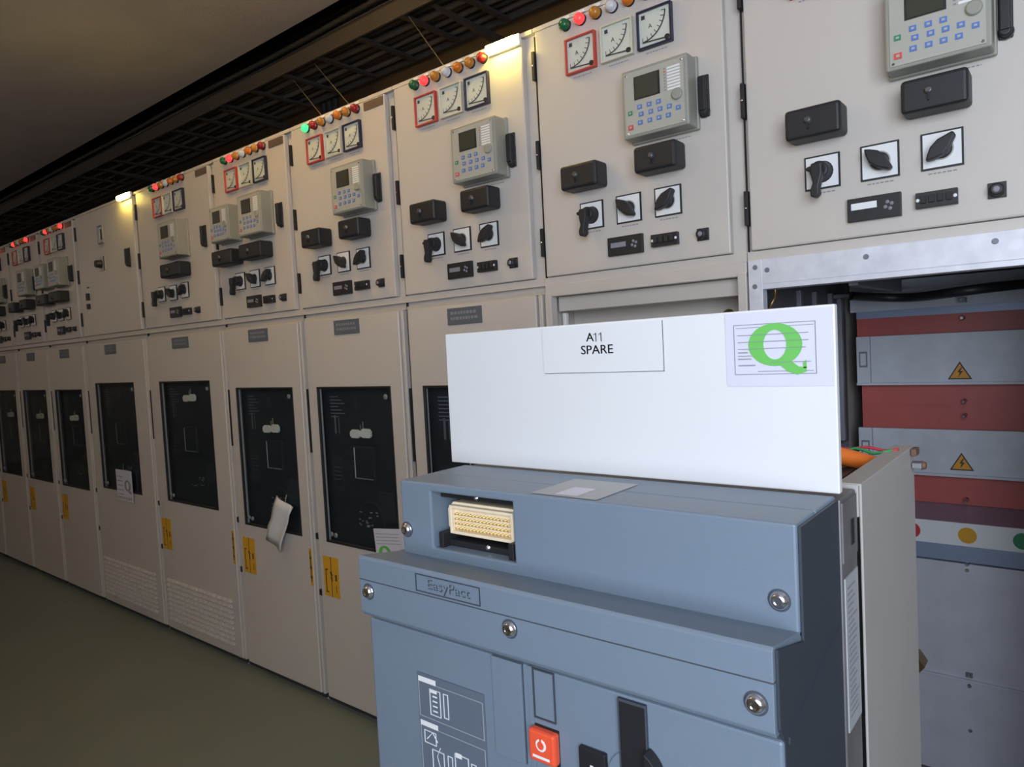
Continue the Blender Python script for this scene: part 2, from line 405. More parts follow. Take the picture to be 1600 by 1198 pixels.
def window(par, wd, x0, x1, z0, z1, bz, hasp=True):
    """dark breaker front behind a glass pane set in the door"""
    key = 'win%g' % (x1-x0); W_, H_ = x1-x0, z1-z0
    def fr(b):
        b.box(-.02, W_+.02, .035, .30, -.02, H_+.02, 'mech')
        # printed lines and recess on the breaker face
        y = .034
        for k in range(7): b.quad(.03, .03+.05+.02*(k % 3), H_-.04-k*.013, H_-.036-k*.013, y, 'mech_line')
        b.quad(.02, .085, H_*.33, H_*.55, y, 'mech_grey'); b.quad(.03, .075, H_*.36, H_*.50, y-.0005, 'mech')
        b.quad(.05, .06, H_*.70, H_*.82, y, 'mech_line'); b.quad(.075, .08, H_*.70, H_*.80, y, 'mech_line')
        for k in range(4): b.quad(.03, .07+.01*(k % 2), H_*.40+k*.016, H_*.404+k*.016, y-.001, 'mech_line')
        b.box(.165, .285, .025, .035, H_*.42, H_*.63, 'mech_grey'); b.box(.172, .278, .0245, .03, H_*.43, H_*.62, 'mech')
        b.quad(.172, .177, H_*.43, H_*.62, .0235, 'white'); b.quad(.172, .278, H_*.425, H_*.432, .0235, 'ink_grey')
        b.rev((W_*.57, .034, H_*.17), [(0, .075), (-.002, .075)], n=30, m='mech_grey'); b.rev((W_*.57, .032, H_*.17), [(0, .068), (-.002, .068)], n=30, m='mech')
        for k in range(16):
            x = W_*.40+.12*random.random(); z = H_*.12+.06*random.random(); b.quad(x, x+.006+.012*random.random(), z, z+.0045, .0285, 'label_grey')
        b.box(W_*.74, W_*.92, .02, .035, H_*.18, H_*.36, 'mech_grey')
        b.box(W_*.46, W_*.50, .02, .035, H_*.86, H_*.93, 'mech_grey')
    o = part('breaker_front', key+'f', fr, par, (x0, 0, z0)); o['label'] = 'dark breaker front behind the glass'
    def lab(b):
        for x0, x1, z0, z1 in ((-.060, -.004, -.018, .014), (.002, .060, -.016, .019)):
            b.prism([(x0+.010, z0), (x1-.008, z0), (x1, z0+.008), (x1, z1-.010), (x1-.012, z1), (x0+.012, z1), (x0, z1-.010), (x0, z0+.008)], -.010, 0, m='label_white')
        b.box(-.006, .006, -.008, 0, -.012, .010, 'label_white'); b.box(.012, .016, -.006, -.002, .018, .046, 'wire'); b.box(-.002, .001, -.006, -.002, .012, .034, 'wire')
    if hasp: part('padlock_hasp', 'hasp', lab, o, (W_*.5+.015, .022, bz-z0), .003)['label'] = 'cream padlock hasp'
    def gs(b):
        b.box(-.002, W_+.002, .0035, .0065, -.002, H_+.002, 'glass')
    g = part('window_pane', key+'g', gs, par, (x0, 0, z0))
    def corners(b):
        for cx, cz in ((W_-.03, H_-.035), (.028, .03), (.055, .028)): b.rev((cx, .0035, cz), [(0, .010), (-.004, .009), (-.006, .005)], n=14, m='mech_line')
    part('pane_screw', key+'s', corners, g)
    def gask(b): b.holes(-.004, W_+.004, -.004, H_+.004, -.002, .008, [(.004, W_-.004, .004, H_-.004)], 'black')
    part('window_gasket', key+'k', gask, par, (x0, 0, z0), .001, 1)

def shell(u, W_, lower):
    def f(b):
        g = .0015
        b.box(g, .012, .022, 1.35, .0, TOP-.005); b.box(W_-.012, W_-g, .022, 1.35, .0, TOP-.005)
        b.box(.012, W_-.012, 1.34, 1.35, 0, TOP-.005); b.box(.012, W_-.012, .022, 1.34, TOP-.02, TOP-.005)
        b.box(.012, W_-.012, .022, 1.34, MZ-.018, MZ+.004); b.box(.012, W_-.012, .022, 1.34, .0, .02)
        b.box(g, W_-g, .005, .06, TOP-.012, TOP)          # cap strip above the door
        b.box(.001, W_-.001, .006, .05, MZ-.004, 1.603)
        b.box(W_-.040, W_-.012, .022, .05, MZ+.004, TOP-.02); b.box(.012, W_-.041, .022, .05, MZ+.004, UP_Z0+.02)
        if lower:
            b.box(W_-.03, W_-.012, .022, .05, .02, MZ-.018)
            b.box(.002, W_-.002, .012, .03, MZ-.028, MZ-.018, 'paint_frame')
            b.box(.012, W_-.012, .008, .022, .012, .03, 'seam')
    part('housing', 'shell%g%d' % (W_, lower), f, u)
    def st(b): b.box(.0, .0015, .012, .03, .01, TOP-.02, 'seam')
    part('seam_strip', 'seam', st, u)
def upper_door(u, W_, d0=.012, d1=None):
    d1 = d1 or W_-.037
    def f(b): b.box(d0, d1, 0, .021, UP_Z0, UP_Z1)
    part('instrument_door', 'ud%g' % W_, f, u, bevel=.004)
    for z in (2.206, 1.955, 1.705): hinge(u, z)
def lower_door(u, W_, win=None, vent=False, bz=1.115, hasp=True):
    def f(b):
        b.holes(.014, W_-.032, .03, 1.556, 0, .021, [win] if win else [])
    part('compartment_door', 'ld%g%s' % (W_, bool(win)), f, u, bevel=.003, seg=1)
    def g(b): b.box(W_-.024, W_-.010, .002, .021, .03, 1.556)
    part('door_edge_strip', 'le%g' % W_, g, u, bevel=.002, seg=1)
    def sl(b): b.box(-.006, .006, -.001, .02, 1.03, 1.285, 'black')
    part('door_latch_slot', 'sl', sl, u, (.0075, 0, 0), .001)
    def hb(b): b.box(-.008, .008, -.002, .02, -.012, .012, 'black')
    for z in (.46, .69): part('hinge_pin', 'hb', hb, u, (.0095, 0, z), .001)
    if win: window(u, W_, *win, bz, hasp)
    if vent:
        def v(b):
            nx, nz = 14, 9
            for i in range(nx):
                for j in range(nz):
                    x = .045+i*(W_-.13)/nx; z = .080+j*.0255; L = (W_-.13)/nx*.76
                    b.add([(x, 0, z), (x+L, 0, z), (x+L, -.009, z+.001), (x, -.009, z+.001), (x, 0, z+.014), (x+L, 0, z+.014)],
                          [(0, 1, 2, 3), (3, 2, 5, 4), (0, 3, 4), (1, 5, 2)], 'paint'); b.quad(x, x+L, z-.0025, z, -.0006, 'ink_grey')
        part('ventilation_grille', 'vent%g' % W_, v, u)
def panel_lamps(u, xs, z=2.283, cols=None, lit=()):
    for i, x in enumerate(xs):
        c = (cols or LENSES)[i]
        if i in lit: c += '_lit'
        lamp(u, x, z, c)
def std_upper(u, lit=(), two=False, plate=True, white=False, nl=7):
    upper_door(u, .6)
    panel_lamps(u, [.122+.0495*i for i in range(nl)], lit=lit)
    for x, fr in ((.168, 'red_frame'), (.281, 'cream_frame'), (.390, 'blue_frame')): ammeter(u, x, 2.193, fr)
    if two:
        relay(u, .055, 1.930, w_=.155, h_=.150); relay(u, .285, 1.925, w_=.175, h_=.168)
        test_box(u, .052, 1.828, w_=.16); test_box(u, .275, 1.830, w_=.165)
    else:
        relay(u, .318, 1.917); test_box(u, .117, 1.824); test_box(u, .343, 1.827)
    rotary(u, .177, 1.757, 'pistol'); rotary(u, .292, 1.757, 'left'); rotary(u, .405, 1.757, 'right')
    (meter_block_white if white else meter_block)(u, .228, 1.637); term_block(u, .358, 1.645); key_button(u, .495, 1.660)
    handle(u, .501, 1.940)
    if plate: name_plate(u, .457, .557, 2.265, 2.294, 'plate_brown')
WN = (.075, .503, .680, 1.290)
WW = (.122, .622, .718, 1.326)
X1 = -.6246
xs = [X1]                       # left seams of the units, right to left
widths = [.6, .6, .6, .6, .6, .7817, .8067, .6, .6, .6, .6]
for w_ in widths[1:]: xs.append(xs[-1]-w_)
xs = [X1]+[xs[i] for i in range(1, len(xs))]
# unit i (0 = rightmost) spans xs[i] .. xs[i]+widths[i]
GRP = 'switchgear cubicles in the long row'
labels = [
 'beige switchgear cubicle at the right end, lower compartment open showing grey shutters and red insulation',
 'beige switchgear cubicle with empty doorless lower compartment behind the white panel of the blue breaker',
 'beige switchgear cubicle with bright yellow lamp at its top, lower door half hidden by breaker',
 'beige switchgear cubicle with lit green lamp, its window just left of the blue breaker',
 'beige switchgear cubicle with two relays side by side, clear pouch over its window',
 'wide beige switchgear cubicle with one relay, vent slots below and an uncovered dark window',
 'wide beige switchgear cubicle with nearly blank upper door and a white tag on its window',
 'dim beige switchgear cubicle directly left of the cubicle with the blank upper door',
 'dim beige switchgear cubicle second to the left of the cubicle with the blank upper door',
 'dim beige switchgear cubicle with sliver of panel cut by the left picture edge',
 'farthest beige switchgear cubicle at the left end of the row']
U = []
for i, x in enumerate(xs): U.append(thing('switchgear_cubicle', labels[i], 'cabinet', (x, 0, 0), GRP))
for i, u in enumerate(U): shell(u, widths[i], i > 1)
std_upper(U[0], lit=(), white=True); std_upper(U[1], lit=(1,), plate=False)
std_upper(U[2], lit=(1,), plate=False); std_upper(U[3], lit=(0,)); std_upper(U[4], lit=(1,), two=True)
std_upper(U[7], lit=(1, 6), two=True); std_upper(U[8], lit=(1, 6)); std_upper(U[9], lit=(1, 6)); std_upper(U[10], lit=(1,))
u = U[5]; upper_door(u, widths[5])
panel_lamps(u, [.215+.05*i for i in range(7)], z=2.287, lit=(1,))
for x, fr in ((.262, 'red_frame'), (.365, 'cream_frame'), (.474, 'blue_frame')): ammeter(u, x, 2.190, fr)
relay(u, .345, 1.922, w_=.19); test_box(u, .345, 1.828, w_=.19)
rotary(u, .225, 1.765, 'pistol'); rotary(u, .345, 1.762, 'left'); rotary(u, .462, 1.765, 'right')
meter_block(u, .312, 1.642); term_block(u, .440, 1.647); key_button(u, .577, 1.662); handle(u, .675, 1.940)
name_plate(u, .637, .735, 2.265, 2.294, 'plate_brown')
u = U[6]; upper_door(u, widths[6])
def mt(b): b.holes(-.035, .035, -.05, .05, -.012, 0, [(-.028, .028, -.043, .043)], 'ink_grey'); b.box(-.028, .028, -.004, 0, -.043, .043, 'dial'); b.quad(-.008, .010, -.03, .03, -.005, 'ink')
part('voltmeter', 'vm', mt, u, (.372, 0, 2.155), .001)
def ks(b): b.box(-.035, .045, -.004, 0, -.04, .04, 'paint_frame'); b.rev((-.01, -.004, 0), [(0, .022), (-.03, .02)], n=18, m='black'); b.box(.028, .036, -.006, 0, -.04, .04, 'black')
part('selector_switch', 'ks', ks, u, (.350, 0, 1.995), .002)
def vi(b): b.quad(-.025, .025, -.07, .07, -.0008, 'cream_frame'); b.box(-.012, .014, -.014, 0, .005, .045, 'black'); b.box(-.010, .014, -.014, 0, -.045, -.015, 'black'); b.quad(-.018, .018, .075, .083, -.001, 'ink')
part('interlock_switch', 'vi', vi, u, (.128, 0, 1.805), .001)
handle(u, .685, 1.940)
for i in (2, 3, 4, 7, 8, 9, 10):
    lower_door(U[i], .6, WN); name_plate(U[i], .208, .356, 1.490, 1.544)
    danger_sticker(U[i], .040, .455)
lower_door(U[5], widths[5], WW, True, bz=1.245); name_plate(U[5], .291, .455, 1.490, 1.544); danger_sticker(U[5], .030, .455)
lower_door(U[6], widths[6], WW, True, bz=1.245, hasp=False); name_plate(U[6], .291, .440, 1.490, 1.544)
danger_sticker_narrow(U[4], .547, .478); danger_sticker_narrow(U[5], .728, .478)

# ---- cubicle with the doorless beige compartment
u = U[1]
b = MB(); b.box(.002, .024, .0, .03, .02, 1.556); b.box(.576, .598, .0, .03, .02, 1.556); b.box(.002, .598, .004, .03, 1.548, 1.582)
b.build('door_frame', u, bevel=.002)
b = MB(); b.box(.026, .574, .035, .06, 1.505, 1.547); b.box(.026, .574, .06, .10, 1.505, 1.512); b.build('header_plate', u, bevel=.001)
MB().box(.014, .586, .13, .14, .02, 1.567).build('inner_plate', u)
b = MB(); b.box(.030, .042, .045, .06, .02, 1.50, 'white'); b.build('edge_bar', u, bevel=.002)
b = MB(); b.rev((.50, .13, 1.462), [(0, .016), (-.010, .014), (-.022, .009)], m='brass'); b.build('earth_stud', u)
b = MB(); b.rev((.548, .13, 1.458), [(0, .011), (-.03, .010)], m='black'); b.build('interlock_pin', u)
# ---- open cubicle
u = U[0]
b = MB('zinc'); b.box(.003, .036, .0, .03, .02, 1.582); b.box(.564, .597, .0, .03, .02, 1.582)
b.box(.036, .564, .0, .03, 1.524, 1.582); b.box(.036, .564, .0, .05, 1.512, 1.524); b.build('galvanised_frame', u, bevel=.001)
b = MB('zinc_dark')
for x, z in ((.048, 1.556), (.26, 1.561), (.49, 1.563), (.02, 1.565), (.018, 1.52)): b.rev((x, -.0005, z), [(0, .006), (-.003, .005)], n=10, m='zinc_dark')
b.build('frame_screw', u)
b = MB('int_grey'); b.box(.013, .020, .03, .80, .02, 1.56); b.box(.580, .587, .03, .80, .02, 1.56); b.box(.013, .587, .03, .80, 1.556, 1.562)
b.build('inner_lining', u)
b = MB('zinc_dark')
for y in (.30, .44, .60, .70): b.box(.020, .032, y, y+.02, .02, 1.52)
b.box(.020, .040, .10, .72, 1.02, 1.06, 'int_grey'); b.box(.020, .045, .05, .74, .70, .73)
b.build('guide_rails', u, bevel=.001)
b = MB('zinc_dark'); b.box(.03, .57, .62, .80, 1.505, 1.515); b.box(.20, .22, .1, .6, 1.508, 1.556); b.build('roof_bracket', u)
b = MB('black'); b.tube([(.12+.03*k, .45+.1*math.sin(k*.5), 1.50-.016*math.sin(math.pi*k/14)) for k in range(15)], .012); b.build('cable_loop', u)
def z_item(name, b, **k): return b.build(name, u, **k)
YS = .80
MB('shutter').box(.03, .58, YS+.02, YS+.03, 1.462, 1.555).build('top_plate', u)
MB('plate_blue').box(.05, .57, YS+.01, YS+.02, 1.440, 1.462).build('top_strip', u)
b = MB('red_insulator'); b.box(.05, .57, YS+.015, YS+.03, 1.380, 1.440); r_ = b.build('red_insulation_panel', u)
b = MB('red_insulator'); b.box(.06, .57, YS+.015, YS+.03, 1.090, 1.230); b.box(.09, .30, YS+.012, YS+.016, 1.160, 1.164); b.build('red_insulation_panel', u)
b = MB('red_insulator'); b.box(.05, .57, YS+.015, YS+.03, .862, .950); b.build('red_insulation_panel', u)
def shutter(z0, z1, tz):
    b = MB('shutter'); b.box(.052, .57, YS-.010, YS+.005, z0, z1); b.box(.052, .57, YS-.018, YS-.008, z0, z0+.008)
    b.box(.092, .094, YS-.0115, YS-.009, z0, z1, 'zinc_dark')
    s = b.build('shutter', u, bevel=.001)
    b = MB(); y = YS-.0115; cx = .334
    def tri(r, yy, m): b.add([(cx-r, yy, tz-r*.62), (cx+r, yy, tz-r*.62), (cx, yy, tz+r*1.1)], [(0, 1, 2)], m)
    tri(.031, y, 'ink'); tri(.025, y-.0006, 'yellow_warn')
    b.add([(cx+a, y-.0012, tz+c) for a, c in ((.004, .017), (-.006, .002), (0, .002), (-.004, -.013), (.008, .005), (.001, .005), (.007, .017))], [(0, 1, 2, 3, 4, 5, 6)], 'ink')
    b.build('voltage_warning_triangle', s)['label'] = 'yellow triangle with black lightning bolt'
    b = MB(); b.box(.060, .084, y-.001, YS-.009, (z0+z1)/2-.02, (z0+z1)/2+.03, 'zinc_dark'); b.box(.064, .080, y-.0015, YS-.011, (z0+z1)/2-.014, (z0+z1)/2+.024, 'shutter'); b.build('shutter_catch', s)
shutter(1.228, 1.383, 1.263); shutter(.950, 1.092, .990)
MB('plate_mauve').add([(.05, YS+.03, .862), (.57, YS+.03, .862), (.57, YS-.01, .812), (.05, YS-.01, .812)], [(0, 1, 2, 3)]).build('sloped_plate', u)
b = MB('white'); b.box(.03, .57, YS-.015, YS, .742, .812); dp = b.build('marking_strip', u, bevel=.001)
for cx, m_ in ((.198, 'red_dot'), (.345, 'yellow'), (.480, 'green_key')):
    b = MB(); b.rev((cx, YS-.0155, .776), [(0, .024), (-.0008, .024)], n=28, m=m_); b.build('phase_dot', dp)['label'] = {'red_dot': 'red dot', 'yellow': 'yellow dot', 'green_key': 'green dot'}[m_]
MB('plate_blue').box(.03, .57, YS-.02, YS+.01, .695, .742).build('blue_strip', u, bevel=.001)
b = MB('plate'); b.box(.03, .58, YS-.02, YS, .336, .690); b.box(.03, .58, YS-.03, YS-.02, .330, .338); b.build('rear_plate', u, bevel=.001)
b = MB('plate'); b.box(.03, .58, YS-.02, YS, .02, .326); b.build('rear_plate', u, bevel=.001)
b = MB('chrome')
for z in (1.478, 1.425, 1.178, 1.135, .880, .690, .672, .352, .318, .18): 
    b.box(.334, .352, YS-.026, YS+.02, z-.007, z+.007, 'zinc_dark') if z in (1.478, .352) else None
    b.rev((.343, YS-.02, z), [(.03, .006), (-.004, .006), (-.008, .004)], n=12, m='chrome')
b.build('fixing_bolts', u)
b = MB('rust'); b.prism([(.16, .42), (.215, .40), (.235, .37), (.205, .33), (.16, .32)], YS-.08, YS-.02, m='brass'); b.box(.16, .20, YS-.09, YS-.02, .42, .455, 'rust'); b.build('brass_bracket', u)
MB('int_grey').box(.02, .58, .02, YS, .02, .03).build('bottom_plate', u)
b = MB('rust'); b.tube([(.03, .06, 1.47), (.045, .06, 1.495), (.05, .05, 1.51), (.046, .06, 1.53)], .004, m='brass')
b.build('copper_lead', u)

# ------------------------------------------------------------------ lit lamps at the cubicle tops
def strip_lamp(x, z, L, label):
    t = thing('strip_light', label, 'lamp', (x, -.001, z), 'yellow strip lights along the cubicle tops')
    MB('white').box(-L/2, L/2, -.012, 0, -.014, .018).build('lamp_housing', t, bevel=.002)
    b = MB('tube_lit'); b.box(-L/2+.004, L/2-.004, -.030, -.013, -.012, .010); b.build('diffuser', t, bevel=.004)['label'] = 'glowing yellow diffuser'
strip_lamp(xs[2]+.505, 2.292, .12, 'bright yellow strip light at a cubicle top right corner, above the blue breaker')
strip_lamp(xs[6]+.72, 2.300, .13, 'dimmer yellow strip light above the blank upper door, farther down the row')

# added warm fill luminaires, out of view, for the ceiling and left cubicles
for x in (-2.0, -5.0, -8.0, -11.0):
    t = thing('fill_luminaire', 'added warm fill luminaire suspended over the aisle, out of view', 'lamp', (x, -2.0, 2.30), 'added fill luminaires over the aisle')
    MB('white').box(-.65, .65, -.03, .03, .0, .05).build('lamp_body', t, bevel=.004)
    b = MB('aisle_fill_tube'); b.rev((0, 0, -.025), [(-.6, .016), (.6, .016)], 'x', 12); b.build('fill_tube', t)
    b = MB('aisle_fill_tube')  # extra upper tubes added to brighten the ceiling
    for y in (-.035, .035): b.rev((0, y, .075), [(-.6, .013), (.6, .013)], 'x', 12)
    b.build('fill_tube', t)
    b = MB('wire'); b.tube([(-.5, 0, .05), (-.5, 0, ZL-2.30)], .003, 6); b.tube([(.5, 0, .05), (.5, 0, ZL-2.30)], .003, 6); b.build('hanger', t)
t = thing('fill_luminaire', 'added yellow fill batten on the ceiling in front of the cubicles, out of view', 'lamp', (-2.25, -.60, 3.04))  # unseen lamp added to warm the upper doors
MB('white').box(-.65, .65, -.04, .04, .0, .058).build('lamp_body', t, bevel=.004)
b = MB('front_fill_tube'); b.rev((0, 0, -.02), [(-.6, .016), (.6, .016)], 'x', 12); b.build('fill_tube', t)
# ------------------------------------------------------------------ tags hanging on the doors
def tagplate(name, label, cat, loc, rot, fn):
    t = thing(name, label, cat, loc); t.rotation_euler = rot; fn(t); return t
def qmark(b, cx, cz, r, y, m='green'):
    n = 32
    for k in range(n):
        a0, a1 = 2*math.pi*k/n, 2*math.pi*(k+1)/n
        b.add([(cx+R_*math.cos(a)*(1 if R_ == r else .90), y, cz+R_*math.sin(a)*(.80 if R_ == r else 1.18)) for R_, a in ((r*.47, a0), (r, a0), (r, a1), (r*.47, a1))], [(0, 1, 2, 3)], m)
    b.add([(cx+p*r, y-.0003, cz+q*r) for p, q in ((.10, -.62), (.35, -.40), (.62, -.66), (.86, -.84), (1.12, -.86), (1.13, -1.02), (.80, -1.14), (.45, -1.02), (.2, -.78))], [tuple(range(9))], m)
    b.add([(cx+p*r, y-.0003, cz+q*r) for p, q in ((1.00, -.70), (1.12, -.60), (1.14, -.9), (1.02, -.9))], [(0, 1, 2, 3)], m)
def t1(t):
    b = MB('paper'); b.box(-.10, .10, -.003, 0, -.175, 0); b.build('card', t, bevel=.001)
    b = MB(); qmark(b, .045, -.085, .040, -.0035, 'ink_grey')
    for k in range(5): b.quad(-.085+.0, -.01, -.04-k*.025, -.036-k*.025, -.0035, 'ink_grey')
    for k in range(9): b.quad(-.085+k*.02, -.075+k*.02, -.165, -.150, -.0035, 'ink_grey')
    b.build('printing', t)
    MB('wire').tube([(0, -.001, 0), (.004, -.002, .02), (0, 0, .035)], .0012, 6).build('tie', t)
tagplate('hanging_tag', 'white printed tag with round mark hanging over the lower corner of a dark window', 'tag', (xs[6]+.43, -.008, .84), (0, 0, .0), t1)
def t2(t):
    b = MB('plastic_bag'); n = 7
    vs = []; fs = []
    for j in range(n):
        for i in range(n):
            x = (i/(n-1)-.5)*.11; z = -j/(n-1)*.21
            vs.append((x*(1-.05*(j % 2)), -.016-.007*math.sin(i*.9+j*.35)-.0025*((i*3+j*5) % 3)-.012*(j/(n-1)), z))
    for j in range(n-1):
        for i in range(n-1): fs.append((j*n+i, j*n+i+1, (j+1)*n+i+1, (j+1)*n+i))
    b.add(vs, fs, None, True); o = b.build('pouch', t); sd = o.modifiers.new('s', 'SOLIDIFY'); sd.thickness = .003
    MB('wire').tube([(0, -.012, 0), (0, -.012, .03)], .0015, 6).build('tie', t)
tagplate('plastic_pouch', 'crumpled shiny clear plastic pouch hanging over a dark window, tilted', 'pouch', (xs[4]+.425, -.004, .818), (0, math.radians(22), 0), t2)
def t3(t):
    b = MB('paper'); b.box(-.08, .08, -.003, 0, -.14, 0); b.build('card', t, bevel=.001)
    b = MB(); qmark(b, -.03, -.09, .035, -.0035)
    for k in range(4): b.quad(-.07, .06, -.02-k*.012, -.018-k*.012, -.0035, 'ink_grey')
    b.build('printing', t)
tagplate('hanging_tag', 'white tag with green mark just left of the blue breaker, partly behind it', 'tag', (xs[3]+.45, -.004, .775), (0, math.radians(-6), 0), t3)

# ------------------------------------------------------------------ breaker drawn out of the cubicle
XRB, XLB = -.200, -.724
BR = thing('circuit_breaker', 'large blue-grey drawn-out circuit breaker in the foreground with sockets and red button', 'circuit breaker', (0, 0, 0))
b = MB('breaker')       # upper cover with a socket opening
Y1 = -1.044; hx0, hx1, hz0, hz1 = -.659, -.523, 1.152, 1.225
b.holes(XLB+.008, XRB, 1.132, 1.236, Y1, Y1+.06, [(hx0, hx1, hz0, hz1)])
b.box(XLB+.008, XRB, Y1+.06, -.915, 1.132, 1.236); b.build('upper_cover', BR, bevel=.0025)
b = MB('breaker')       # protruding nose below, profile in (y, z)
prof = [(-.92, 1.134), (-1.046, 1.139), (-1.110, 1.150), (-1.113, 1.147), (-1.113, 1.078), (-1.110, 1.073), (-.92, 1.073)]
b.prism(prof, XLB-.002, XRB, 'x'); b.box(XLB-.0025, XRB+.0005, -1.1134, -1.10, 1.1193, 1.1211, 'breaker_line')
nose = b.build('nose_cover', BR, bevel=.0015)
b = MB('breaker')
b.box(XLB-.002, XRB+.002, -1.101, -.92, .70, 1.066); b.build('front_cover', BR, bevel=.003)
b = MB('breaker_line'); b.box(XLB, XRB, -1.097, -.93, 1.064, 1.074); b.build('shadow_gap_strip', BR)  # dark strip painted in for the shade under the nose
b = MB('breaker_side_shaded')  # moulded side behind the fronts, its shade put into a darker colour
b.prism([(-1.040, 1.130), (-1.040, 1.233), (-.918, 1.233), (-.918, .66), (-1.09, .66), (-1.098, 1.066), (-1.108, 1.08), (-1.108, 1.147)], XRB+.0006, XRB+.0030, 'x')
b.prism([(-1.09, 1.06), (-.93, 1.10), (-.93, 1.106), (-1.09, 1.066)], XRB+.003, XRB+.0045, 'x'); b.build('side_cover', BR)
def screw(x, y, z, par):
    b = MB('black_matt'); b.rev((x, y, z), [(-.0006, .0105), (.004, .009)], n=24, m='breaker_line')
    b.rev((x, y, z), [(0, .0085), (-.003, .0082), (-.0055, .006), (-.0065, .003), (-.0055, .0025)], n=24, m='chrome'); b.build('cover_screw', par)
screw(-.707, Y1, 1.170, BR); screw(-.2165, Y1, 1.165, BR)
screw(-.709, -1.113, 1.106, nose); screw(-.478, -1.113, 1.107, nose); screw(-.215, -1.113, 1.100, nose)
# socket
b = MB('black'); b.box(hx0, hx1, Y1+.050, Y1+.058, hz0, hz1); b.box(hx0, hx1, Y1+.018, Y1+.05, hz1-.010, hz1-.004); b.box(hx0, hx1, Y1+.018, Y1+.05, hz0, hz0+.008)
for x in (hx0+.006, hx1-.014): b.box(x, x+.008, Y1+.005, Y1+.05, hz0, hz0+.02)
sk = b.build('control_socket', BR, bevel=.001)
b = MB('connector'); cx0, cx1, cz0, cz1 = hx0+.006, hx1-.004, hz0+.014, hz1-.016
b.prism([(cx0+.010, cz0), (cx1-.010, cz0), (cx1, cz0+.010), (cx1, cz1-.010), (cx1-.010, cz1), (cx0+.010, cz1), (cx0, cz1-.010), (cx0, cz0+.010)], Y1+.024, Y1+.05)
b.holes(cx0+.010, cx1-.010, cz0+.003, cz1-.003, Y1+.016, Y1+.026, [(cx0+.014, cx1-.014, cz0+.007, cz1-.007)])
b.build('connector_insert', sk, bevel=.001)['label'] = 'cream connector insert'
b = MB('pin')
for i in range(16):
    for j in range(4): b.rev((cx0+.019+i*.0058, Y1+.024, cz0+.010+j*.0062), [(0, .0014), (-.006, .0012)], n=8)
b.build('contact_pins', sk)
b = MB('chrome'); b.rev((-.596, Y1+.018, hz1-.006), [(0, .003), (-.003, .002)], n=10); b.rev((-.580, Y1+.018, hz0+.006), [(0, .003), (-.003, .002)], n=10)
b.build('socket_screw', sk)
def outline(b, x0, x1, z0, z1, y, t, m): b.holes(x0, x1, z0, z1, y, y+.001, [(x0+t, x1-t, z0+t, z1-t)], m)
# name lettering, relief shade painted as an offset dark copy
b = MB('breaker'); outline(b, -.620, -.518, 1.1235, 1.1445, -1.1142, .0010, 'breaker_line'); b.text('EasyPact', -.5665, 1.1340, -1.1138, .0165, 'breaker_line', 1.2); b.text('EasyPact', -.5677, 1.1352, -1.1141, .0165, 'breaker', 1.2); b.build('embossed_nameplate', nose)
# lower face details
YL = -1.1015
def face(b, x0, x1, z0, z1, m): b.quad(x0, x1, z0, z1, YL-.0004, m)
b = MB('breaker_label')
b.box(-.640, -.531, YL-.001, YL+.001, .80, 1.016)
outline(b, -.638, -.533, .962, 1.006, YL-.0015, .0007, 'label_grey'); outline(b, -.638, -.533, .86, .951, YL-.0015, .0007, 'label_grey')
b.quad(-.637, -.607, 1.006, 1.0125, YL-.0020, 'white'); b.quad(-.637, -.607, .951, .9575, YL-.0020, 'white')
for (x0, x1, z0, z1) in ((-.619, -.601, .968, 1.000), (-.596, -.588, .970, 1.000), (-.632, -.612, .930, .946), (-.620, -.600, .895, .925), (-.582, -.560, .90, .932), (-.594, -.586, .89, .925), (-.556, -.548, .90, .928)): outline(b, x0, x1, z0, z1, YL-.0018, .0008, 'white')
for k in range(4): b.quad(-.614, -.606, .973+k*.006, .975+k*.006, YL-.0018, 'white')
b.quad(-.617, -.606, .996, 1.000, YL-.002, 'white'); b.quad(-.580, -.570, .928, .934, YL-.002, 'white')
b.tube([(-.628, YL-.001, .935), (-.618, YL-.001, .945), (-.610, YL-.001, .935)], .0007, 4, 'white'); b.tube([(-.606, YL-.001, .900), (-.612, YL-.001, .918), (-.606, YL-.001, .930)], .0007, 4, 'white')
b.build('diagram_plate', BR)['label'] = 'dark plate with white operating diagrams'
b = MB('breaker'); b.box(-.515, -.4735, YL-.003, YL+.001, .955, 1.066); b.box(-.4735, -.4725, YL-.001, YL+.001, .955, 1.066, 'breaker_line'); b.build('hinged_flap', BR, bevel=.001)
b = MB('breaker'); b.box(-.4655, -.4595, YL-.001, YL+.001, .80, 1.066); outline(b, -.459, -.4305, 1.012, 1.066, YL-.002, .0016, 'breaker_line'); b.box(-.457, -.4325, YL-.001, YL+.001, 1.014, 1.064, 'label_grey') if False else b.box(-.457, -.4325, YL-.0012, YL+.001, 1.014, 1.064)
b.build('indicator_window', BR)
b = MB('black_matt'); b.box(-.4635, -.4285, YL-.0008, YL+.001, .966, 1.005, 'black'); rb = b.build('button_recess', BR)
b = MB('red_button'); b.box(-.4615, -.4275, YL-.011, YL, .970, 1.004)
bt = b.build('red_push_button', rb, bevel=.003); bt['label'] = 'red trip push button'
b = MB('white'); b.rev((-.4445, YL-.0112, .990), [(0, .0066), (-.0004, .0066)], n=24, m='white'); b.rev((-.4445, YL-.0118, .990), [(0, .0042), (-.0004, .0042)], n=24, m='red_button'); b.box(-.4455, -.4435, YL-.0125, YL-.011, .994, .9975, 'red_button')
b.quad(-.456, -.434, .975, .978, YL-.0112, 'white'); b.build('button_symbol', rb)
b = MB('black'); b.box(-.401, -.370, YL-.006, YL, .955, 1.001); bb = b.build('black_push_button', BR, bevel=.001)
